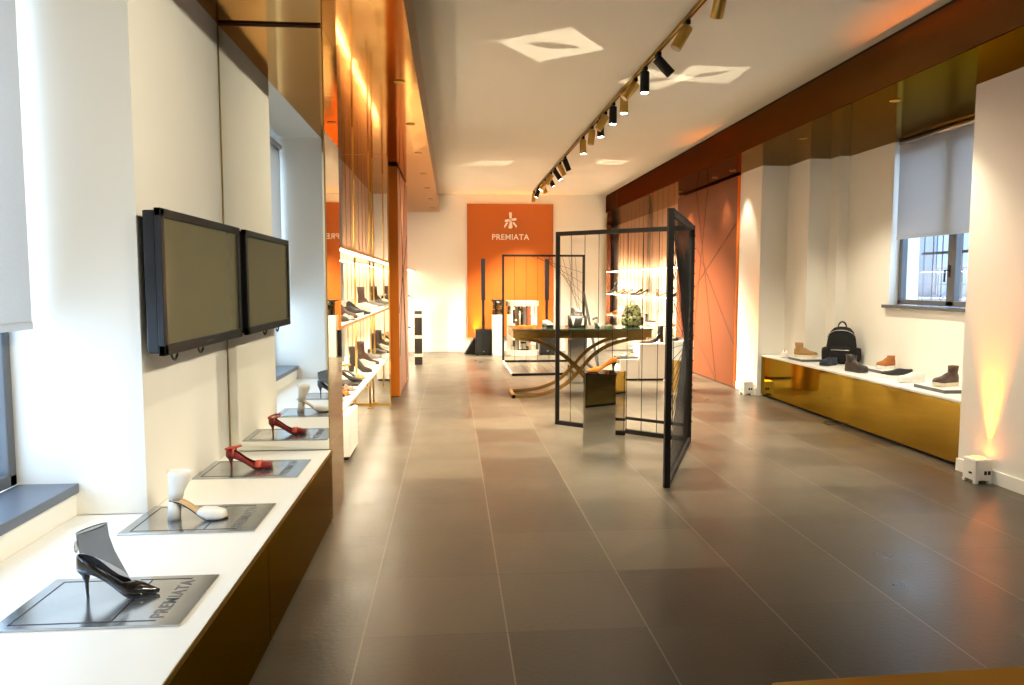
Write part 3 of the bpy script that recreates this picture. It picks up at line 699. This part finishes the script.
for i in range(8): obj('string', wire((.6 + i * .06, -.01, H - rb), (1.2 + i * .045, -.3 - i * .22, rb * 1.0 + .9 * (1 - i / 8)), .003) if False else wire((.5 + i * .13, -.005, H - rb), (1.56, -.005, 1.75 - i * .2), .003), M['black'], t)
for i in range(7): obj('string', wire((.25 + i * .19, -.005, .05), (.3 + i * .17, -2.08, .03), .003), M['black'], t)

# ------------------------------------------------------------------ mirror pedestals, white plinths
def pedestal(label, x, y, rz, s, h, m='mirror', group='mirrored square pedestals'):
    t = thing('mirrored_pedestal', label, 'pedestal', (x, y, 0), rz, group)
    obj('body', bx(-s, s, -s, s, 0, h - .008), M[m], t); obj('top', bx(-s, s, -s, s, h - .008, h), M['mirror'], t)
    return t
c30, s30 = math.cos(R(-30)), math.sin(R(-30))
Lc = Vector((1.157, 6.45)); PX = Lc + Vector((c30, s30)) * .15 + Vector((-s30, c30)) * .15
pedestal('mirrored square pedestal with an orange pump on it, beside the wire screen', PX.x, PX.y, R(-30), .15, .755)
shoe('pump', 'orange pointed high heel pump on the mirrored pedestal', (PX.x - .035, PX.y - .02, .755), R(172), dict(upper='orange_leather', sole='dark_leather', heel='dark_leather'), L=.265)
pedestal('tall mirrored pedestal with a grey sneaker on it, behind the brass table', 1.93, 11.45, 0, .15, 1.04)
shoe('hightop', 'grey high top sneaker on the tall mirrored pedestal behind the table', (1.93, 11.40, 1.04), R(-60), dict(upper='grey_leather', sole='white_rubber', laces='white_rubber'), L=.25)
t = thing('display_plinth', 'tall white box plinth with a black boot on it, behind the folding screen', 'plinth', (3.17, 11.7, 0))
obj('plinth_body', bx(-.21, .21, -.2, .2, .03, .59), M['plinthw'], t, bevel=.005); obj('plinth_base', bx(-.19, .19, -.18, .18, 0, .03), M['shadow'], t)
t = thing('display_plinth', 'low white box plinth under the dark sandal tray', 'plinth', (2.80, 11.7, 0))
obj('plinth_body', bx(-.15, .15, -.2, .2, .03, .345), M['plinthw'], t, bevel=.005); obj('plinth_base', bx(-.13, .13, -.18, .18, 0, .03), M['shadow'], t)
t = thing('display_tray', 'dark thin tray on the low white plinth', 'tray', (2.79, 11.7, .345))
obj('tray_board', bx(-.165, .165, -.17, .17, 0, .025), M['dark_leather'], t, bevel=.003)
shoe('sandal', 'silver high heel sandal on the dark tray of the low plinth', (2.80, 11.66, .37), R(170), dict(upper='silver_leather', sole='dark_leather'), L=.24)
shoe('heelboot', 'black tall heeled boot on the tall white plinth', (3.29, 11.72, .59), R(200), dict(upper='black_leather'), L=.25)
shoe('flat', 'brown flat shoe on the tall white plinth', (3.08, 11.58, .59), R(175), dict(upper='brown_leather', sole='dark_leather'), L=.25)
t = thing('drum_plinth', 'round brass drum plinth with white top behind the folding screen', 'plinth', (3.28, 10.45, 0))
obj('drum', lathe(BM(), [(.19, .0), (.19, .45)], 40), M['brass'], t); obj('drum_top', lathe(BM(), [(.195, .45), (.195, .72)], 40), M['plinthw'], t)
shoe('sandal', 'black strappy sandal on the round brass drum plinth', (3.26, 10.42, .72), R(200), dict(upper='black_leather'), L=.24)

# ------------------------------------------------------------------ brass table
t = thing('brass_table', 'brass table with glass top and sweeping crossed legs in the room centre', 'table', (1.72, 10.1, 0))
x0, y0 = 1.72, 10.1
b = BM()
for a in ((.80, 2.66, 9.70, 9.73), (.80, 2.66, 10.52, 10.55), (.80, .83, 9.73, 10.52), (2.63, 2.66, 9.73, 10.52)): box(b, a[0] - x0, a[1] - x0, a[2] - y0, a[3] - y0, .82, .928)
obj('apron', b, M['tablebrass'], t, bevel=.003)
obj('glass_top', bx(.785 - x0, 2.675 - x0, 9.685 - y0, 10.565 - y0, .928, .942), M['greenglass'], t, label='green tinted glass top')
def smooth_pts(p, k=4):
    out = []
    for i in range(len(p) - 1):
        a = p[max(i - 1, 0)]; b_ = p[i]; c = p[i + 1]; d = p[min(i + 2, len(p) - 1)]
        for j in range(k):
            u = j / k
            out.append(tuple(.5 * ((2 * b_[q]) + (-a[q] + c[q]) * u + (2 * a[q] - 5 * b_[q] + 4 * c[q] - d[q]) * u * u + (-a[q] + 3 * b_[q] - 3 * c[q] + d[q]) * u ** 3) for q in range(2)))
    return out + [p[-1]]
S1 = smooth_pts([(.80, .025), (1.00, .03), (1.23, .06), (1.50, .17), (1.71, .37), (1.89, .57), (2.11, .71), (2.38, .785), (2.62, .805)])
S2 = smooth_pts([(.84, .805), (1.03, .79), (1.23, .735), (1.45, .61), (1.62, .48), (1.78, .32), (1.92, .16), (2.02, .025)])
for yy in (9.85, 10.40):
    for S in (S1, S2):
        b = BM(); yo = yy + (.0 if S is S1 else .045)
        rings = []
        for i, p in enumerate(S):
            a = S[max(i - 1, 0)]; c = S[min(i + 1, len(S) - 1)]
            tx, tz = c[0] - a[0], c[1] - a[1]; l = math.hypot(tx, tz); nx, nz = -tz / l * .022, tx / l * .022
            rings.append([(p[0] + nx - x0, yo - .02 - y0, p[1] + nz), (p[0] - nx - x0, yo - .02 - y0, p[1] - nz), (p[0] - nx - x0, yo + .02 - y0, p[1] - nz), (p[0] + nx - x0, yo + .02 - y0, p[1] + nz)])
        loft(b, rings); obj('leg', b, M['tablebrass'], t)
obj('foot_bar', bx(.79 - x0, .84 - x0, 9.83 - y0, 10.42 - y0, 0, .05), M['tablebrass'], t)
ZT = .942
shoe('flat', 'orange flat pointed shoe at the left end of the brass table', (1.0, 10.0, ZT), R(175), dict(upper='orange_leather'), L=.25)
shoe('sneaker', 'white sneaker with dark sole on the left half of the brass table', (1.30, 10.05, ZT), R(-70), dict(upper='whitel', sole='black_leather'), L=.25)
shoe('sandal', 'white strappy sandal right of the dark handbag on the brass table', (1.97, 9.98, ZT), R(60), dict(upper='whitel', ankle_strap='black_leather', sole='white_rubber'), L=.23)
shoe('flat', 'olive green flat shoe left of the camouflage backpack on the table', (2.14, 10.0, ZT), R(-80), dict(upper='olive_leather'), L=.23)
t = thing('handbag', 'dark handbag with pale appliques on the brass table', 'bag', (1.70, 10.0, ZT))
b = BM(); rgs = []
for z, wx, wy in ((0, .115, .045), (.03, .125, .05), (.10, .125, .045), (.165, .13, .025)):
    rgs.append([(wx * math.copysign(abs(math.cos(a)) ** .5, math.cos(a)), wy * math.copysign(abs(math.sin(a)) ** .5, math.sin(a)), z) for a in [2 * math.pi * k / 20 for k in range(20)]])
loft(b, rgs); obj('bag_body', b, M['dark_leather'], t, smooth=True)
b = BM(); tube(b, [(-.06 + .0 * k, 0, .16) if k == 0 else (.06 * math.cos(R(180 - k * 18)), 0, .16 + .06 * math.sin(R(180 - k * 18))) for k in range(11)], .006, 8); obj('bag_handle', b, M['grey_leather'], t, smooth=True)
b = BM(); prism(b, [(-.085, -.052, .125), (-.03, -.052, .135), (-.045, -.052, .08), (-.06, -.052, .03), (-.075, -.052, .08)], (0, .006, 0)); obj('applique', b, M['whitel'], t, label='pale applique at the left'); b = BM(); prism(b, [(.05, -.052, .03), (.095, -.052, .04), (.09, -.052, .13), (.07, -.052, .13)], (0, .006, 0))
obj('applique', b, M['whitel'], t, label='pale applique at the right')

def backpack(label, loc, rz, sc, body, trim, group=None):
    t = thing('backpack', label, 'backpack', loc, rz, group)
    def ring(z, wx, wy, y=0, e=.45, n=28):
        return [(sc * wx * math.copysign(abs(math.cos(a)) ** e, math.cos(a)), sc * (y + wy * math.copysign(abs(math.sin(a)) ** e, math.sin(a))), sc * z) for a in [2 * math.pi * k / n for k in range(n)]]
    b = BM(); loft(b, [ring(0, .12, .06), ring(.012, .145, .08), ring(.08, .16, .095), ring(.2, .158, .095), ring(.30, .145, .085), ring(.37, .12, .07), ring(.41, .085, .05), ring(.425, .04, .025)])
    obj('bag_body', b, M[body], t, smooth=True)
    b = BM(); loft(b, [ring(.02, .09, .03, -.095), ring(.04, .11, .045, -.095), ring(.15, .115, .048, -.092), ring(.19, .105, .035, -.088), ring(.205, .08, .015, -.085)]); obj('front_pocket', b, M[body], t, smooth=True)
    for s in (-1, 1):
        b = BM(); r0 = [ring(.03, .03, .05), ring(.05, .042, .065), ring(.14, .045, .065), ring(.175, .04, .055), ring(.185, .02, .03)]
        loft(b, [[(x + s * sc * .165, y, z) for x, y, z in r] for r in r0]); obj('side_pocket', b, M[body], t, smooth=True)
    b = BM(); tube(b, [(sc * .045 * math.cos(R(180 - k * 18)), sc * .02, sc * (.405 + .075 * math.sin(R(180 - k * 18)))) for k in range(11)], 0, 4, flat=(sc * .006, sc * .009)); obj('carry_handle', b, M[trim], t)
    b = BM(); tube(b, [(sc * x, sc * -.144, sc * .165) for x in (-.095, 0, .095)], sc * .004, 6); obj('zip', b, M['zipm'], t)
    b = BM(); tube(b, [(sc * .148 * math.cos(a), sc * (-.03 - .055 * math.sin(a)), sc * (.30 + .09 * math.sin(a))) for a in [math.pi * k / 14 for k in range(15)]], sc * .004, 6); obj('top_zip', b, M['zipm'] if trim == 'black_cloth' else M[trim], t)
    for s in (-1, 1):
        b = BM(); tube(b, [(s * sc * .06, sc * .085, sc * .38), (s * sc * .09, sc * .13, sc * .25), (s * sc * .12, sc * .12, sc * .1), (s * sc * .17, sc * .05, sc * .015)], 0, 4, flat=(sc * .018, sc * .006)); obj('shoulder_strap', b, M[trim], t)
    return t
backpack('green camouflage backpack on the brass table', (2.50, 10.12, ZT), R(8), .74, 'camo', 'olive_leather')

# ------------------------------------------------------------------ right bench and its shoes
t = thing('display_bench', 'long white topped display bench with brass front in the right niche', 'bench', (4.24, 7.74, 0))
obj('bench_top', box(box(bx(-.01, .31, -1.99, 2.07, .548, .57), .31, .58, -1.99, 1.47, .548, .57), .58, .712, -1.99, 1.25, .548, .57), M['bench'], t, bevel=.002)
obj('front_panel', bx(-.006, .01, -1.99, 2.07, .035, .545), M['brass_front'], t)
obj('toe_kick', bx(.04, .30, -1.99, 2.07, 0, .545), M['shadow'], t)
ZB = .57
def slab(label, x, y, hx, hy, rz):
    t = thing('display_slab', label, 'slab', (x, y, ZB), R(rz), 'white display slabs on the brass bench')
    obj('slab_board', bx(-hx, hx, -hy, hy, 0, .03), M['frame'], t); obj('slab_top', bx(-hx, hx, -hy, hy, .03, .036), M['bench'], t); return t
slab('white display slab under the tan lace up boot', 4.50, 9.03, .17, .19, 0)
slab('white display slab under the rust coloured sneaker', 4.76, 7.75, .13, .17, 0)
slab('white display slab under the dark brown boot', 4.50, 6.40, .15, .22, 0)
WR = dict(sole='white_rubber')
shoe('boot', 'tan suede lace up boot with cream sole beside the black backpack', (4.47, 9.02, ZB + .036), R(-48), dict(upper='tan_suede', sole='cream_rubber', laces='brown_leather'), L=.29)
shoe('sneaker', 'white and red patterned sneaker at the far end of the brass bench', (4.38, 9.42, ZB), R(-120), dict(upper='whitel', sole='white_rubber', laces='red'), L=.24)
backpack('black backpack leaning in the corner of the brass bench', (4.73, 8.64, ZB), R(-34), 1.06, 'black_cloth', 'black_cloth')
shoe('sneaker', 'black and blue sneaker in front of the black backpack', (4.46, 8.43, ZB), R(205), dict(upper='blue_fabric', sole='black_leather', laces='black_leather'), L=.28)
shoe('hightop', 'brown grey high top sneaker right of the blue sneaker', (4.60, 8.17, ZB), R(225), dict(upper='dark_leather', sole='dark_leather', laces='grey_leather'), L=.27)
shoe('boot', 'dark brown high top sneaker at the middle of the brass bench', (4.44, 7.78, ZB), R(-72), dict(upper='dark_leather', sole='dark_leather', laces='grey_leather'), L=.29)
shoe('hightop', 'rust and orange sneaker on the middle white slab', (4.77, 7.77, ZB + .036), R(200), dict(upper='rust_suede', sole='white_rubber', laces='orange_leather'), L=.26)
shoe('sneaker', 'white sneaker with black upper beside the middle slab', (4.58, 7.26, ZB), R(170), dict(upper='black_leather', sole='white_rubber', laces='whitel'), L=.30)
shoe('sneaker', 'plain white low sneaker next to the dark brown boot', (4.52, 6.92, ZB), R(190), dict(upper='whitel', sole='white_rubber', laces='whitel'), L=.29)
shoe('boot', 'dark brown leather boot with white wedge sole nearest on the brass bench', (4.51, 6.40, ZB + .036), R(195), dict(upper='brown_leather', sole='cream_rubber', laces='dark_leather'), L=.29)

# ------------------------------------------------------------------ track lights
t = thing('lighting_track', 'dark lighting track running along the ceiling', 'lighting track', (1.76, 9.9, 3.50))
obj('rail', bx(-.017, .017, -12.0, 6.1, -.0, .03), M['gold'], t); obj('slot', bx(-.006, .006, -12.0, 6.1, -.003, 0), M['shadow'], t)
obj('end_cap', box(bx(-.02, .02, -12.02, -12.0, -.003, .03), -.02, .02, 6.1, 6.12, -.003, .03), M['black'], t)
LAMPS = [(-1.6, 'g', (-.9, .5, -.8), 0, 0), (-.6, 'k', (.8, .6, -.8), 0, 1), (.4, 'g', (-.9, .4, -.5), 0, 0), (1.5, 'k', (-.9, .5, -.55), 0, 1), (2.6, 'g', (-.9, .25, -.5), 0, 1), (3.7, 'k', (.2, .3, -.9), 0, 0), (4.85, 'g', 0, 24, 0), (5.58, 'g', -15, 26, 0), (6.35, 'k', 19, 19, 0), (6.78, 'k', 0, 30, 1), (7.15, 'g', -15, 18, 0), (7.6, 'g', 0, 22, 1), (8.12, 'k', 0, 24, 1), (8.54, 'g', -10, 17, 0),  # first six lamps are unseen, added to brighten the room and left wall
         (8.83, 'k', 1, 18, 1), (9.34, 'g', -2, 20, 0), (9.98, 'g', .5, 20, 1), (11.56, 'k', 6, 15, 0), (12.1, 'g', 6, 13, 0), (12.68, 'k', 7, 10, 1), (13.2, 'g', -5, 10, 0), (13.47, 'k', 1, 6, 1),
         (14.05, 'g', -3, 8, 1), (14.51, 'g', 2, 7, 0), (15.1, 'k', 2, 5, 1), (15.9, 'g', -1, 9, 0)]
CN = ['first', 'second', 'third', 'fourth', 'fifth', 'sixth', 'seventh', 'eighth', 'ninth', 'tenth', 'eleventh', 'twelfth', 'thirteenth', 'fourteenth', 'fifteenth', 'sixteenth', 'seventeenth', 'eighteenth', 'nineteenth', 'last']
for i, (y, c, dx, dy, lit) in enumerate(LAMPS):
    dv = None
    if y < 4.5: dx, dy, dv = 0, 1, Vector(dx)
    ax, az = dx / 740 * y, -dy / 740 * y; l = math.hypot(ax, az); LB = .185
    if l > LB: ax, az = ax / l * LB, az / l * LB; l = LB
    ay = math.sqrt(max(0, LB * LB - l * l))
    if y > 11: ax, az, ay = ax + (.6 if i % 2 else -.6) * ay, az - .5 * ay, .15 * ay
    d = Vector((ax, ay, az)).normalized() if dv is None else dv.normalized()
    m = M['lampgold'] if c == 'g' else M['black']
    t = thing('track_spotlight', '%s cylindrical spotlight, %s in view along the ceiling track' % ('gold' if c == 'g' else 'black', CN[i - 6] if i >= 6 else CN[i] + ' of the added ones not'), 'spotlight', (1.76, y, 3.4965), 0, 'spotlights on the ceiling track')
    obj('adapter', bx(-.016, .016, -.05, .05, -.03, -.0005), M['black'], t); obj('stem', cyl(BM(), (0, 0, -.055), .010, .03, 10), m, t, smooth=True)
    p0 = Vector((0, 0, -.055)) - d * .02
    b = BM(); tube(b, [p0, p0 + d * .004, p0 + d * .181, p0 + d * .185], [.038, .042, .042, .039], 20); bd = obj('lamp_body', b, m, t)
    for p in bd.data.polygons: p.use_smooth = len(p.vertices) == 4
    b = BM(); tube(b, [p0 + d * .185, p0 + d * .1865], .033, 20); obj('lens', b, M['lens'] if lit else M['dim'], bd)
    light('spot_beam', 'SPOT', p0 + d * .20, d, SPOT_W * (.34 if dv is not None and dv.x < 0 else .16 if y < 4.5 else .3 if dx > 10 else .62 if y < 8 else .9 if y < 11 else 2.3), WARM, t, spot_size=R(88), spot_blend=1.0, shadow_soft_size=.03)

# ------------------------------------------------------------------ recessed downlights
def downlight(x, y, z, label, group, energy=DOWN_W, ang=80):
    t = thing('recessed_downlight', label, 'downlight', (x, y, z), 0, group)
    b = BM(); lathe(b, [(.030, -.0005), (.045, -.0005), (.045, -.006), (.030, -.004)], 20); obj('ring', b, M['brass'], t)
    b = BM(); cyl(b, (0, 0, -.003), .031, .002, 20); obj('lens', b, M['downlens'], t)
    light('down_beam', 'SPOT', (0, 0, -.02), (0, 0, -1), energy, WARM, t, spot_size=R(ang), spot_blend=.6, shadow_soft_size=.025)
for i, y in enumerate((4.24, 6.02, 7.58, 9.23, 10.94, 12.58, 14.2, 15.8)):
    downlight(-.40, y, ZS, 'small round downlight in the left bronze soffit, %s from the camera' % CN[i], 'downlights in the left soffit')
for y, d in ((6.26, 'above the window blind'), (7.96, 'above the black backpack'), (10.3, 'above the white column'), (11.0, 'above the near half of the terracotta panel'), (12.7, 'above the far half of the terracotta panel')):
    downlight(3.83 if y < 10 else 3.95, y, ZS - .004, 'small round downlight in the right bronze soffit ' + d, 'downlights in the right soffit', 60 if y < 10 else 26, 110 if y < 10 else 65)

# ------------------------------------------------------------------ uplights
def uplight(x, y, label, power, tilt, col=GEL):
    t = thing('uplight', label, 'uplight', (x, y, 0), 0, 'white battery uplights')
    obj('case', bx(-.07, .07, -.075, .075, .02, .19), M['uplight'], t, bevel=.012)
    for a, c in ((-.055, -.06), (.055, -.06), (-.055, .06), (.055, .06)): obj('foot', bx(a - .014, a + .014, c - .014, c + .014, 0, .024), M['uplight'], t)
    b = BM()
    for k in (0, 1): box(b, .0 + .03 * k, .022 + .03 * k, -.077, -.074, .07, .10)
    box(b, -.072, -.069, -.035, .0, .07, .085)
    obj('sockets', b, M['shadow'], t); obj('lens', cyl(BM(), (0, 0, .19), .045, .004, 20), M['gel'], t)
    light('gel_beam', 'SPOT', (.03, 0, .205), tilt, power, col, t, spot_size=R(40), spot_blend=1.0, shadow_soft_size=.03)
uplight(4.088, 5.38, 'white uplight box on the floor by the near right pillar', GEL_W, (-.02, 0, 1))
uplight(4.088, 9.95, 'white uplight box on the floor by the column beside the brass bench', GEL_W, (-.02, .0, 1))
uplight(.48, 16.66, 'white uplight box on the floor below the left edge of the orange sign', GEL_W * .9, (0.1, .07, 1), (1.0, .34, .03))
uplight(2.18, 16.66, 'white uplight box on the floor below the right edge of the orange sign', GEL_W * .7, (-.1, .07, 1), (1.0, .34, .03))

# ------------------------------------------------------------------ brass edged table at the near right
t = thing('reception_table', 'brass edged table corner at the bottom right edge of the view', 'table', (1.2, .975, 0), R(2.2))
obj('table_top', bx(-.55, .9, -.4, .43, .715, .75), M['brass'], t, bevel=.006)
for a, c in ((-.5, -.35), (.85, -.35), (-.5, .3), (.85, .3)): obj('leg', bx(a - .02, a + .02, c - .02, c + .02, 0, .715), M['black'], t)

# ------------------------------------------------------------------ added spots standing in for light off the mirror pedestals
def gobo(name, loc, target, energy, ang, rot=0, leaf=.16):
    o = light(name, 'SPOT', loc, Vector(target) - Vector(loc), energy, WARM, None, spot_size=R(ang), spot_blend=.05, shadow_soft_size=.004)
    l = o.data; l.use_nodes = True; nt = l.node_tree; N = nt.nodes.new; K = nt.links.new
    e = nt.nodes['Emission']; tc = N('ShaderNodeTexCoord'); s = N('ShaderNodeSeparateXYZ'); K(tc.outputs['Normal'], s.inputs[0])
    def mth(op, a, b=None):
        n = N('ShaderNodeMath'); n.operation = op
        for i, v in enumerate((a, b)):
            if v is None: continue
            if isinstance(v, (int, float)): n.inputs[i].default_value = v
            else: K(v, n.inputs[i])
        return n.outputs[0]
    k = 1 / math.tan(R(ang / 2))
    u = mth('MULTIPLY', mth('DIVIDE', s.outputs[0], s.outputs[2]), k); v = mth('MULTIPLY', mth('DIVIDE', s.outputs[1], s.outputs[2]), k)
    c, sn = math.cos(rot), math.sin(rot)
    u2 = mth('ADD', mth('MULTIPLY', u, c), mth('MULTIPLY', v, -sn)); v2 = mth('ADD', mth('MULTIPLY', u, sn), mth('MULTIPLY', v, c))
    di = mth('LESS_THAN', mth('ADD', mth('ABSOLUTE', u2), mth('ABSOLUTE', v2)), .95)
    lf = mth('GREATER_THAN', mth('ADD', mth('MULTIPLY', mth('MULTIPLY', u2, u2), 1 / .22), mth('DIVIDE', mth('ABSOLUTE', v2), leaf)), 1.0)  # leaf cut-out puts the shoe's shadow into the beam
    K(mth('MULTIPLY', mth('MULTIPLY', di, lf), 1.0), e.inputs['Strength'])
    return o
gobo('added_glint_spot', (1.33, 6.40, .80), (.86, 6.32, 3.53), PATCH_W, 20, R(90))
gobo('added_glint_spot', (1.93, 11.42, 1.25), (.70, 12.45, 3.53), PATCH_W, 15)
gobo('added_glint_spot', (1.93, 11.42, 1.25), (2.62, 12.2, 3.53), PATCH_W, 15)
gobo('added_glint_spot', (1.36, 6.42, .80), (2.46, 7.05, 3.53), PATCH_W, 15, .3)
gobo('added_glint_spot', (1.36, 6.42, .80), (1.98, 7.28, 3.53), PATCH_W, 15, .3)
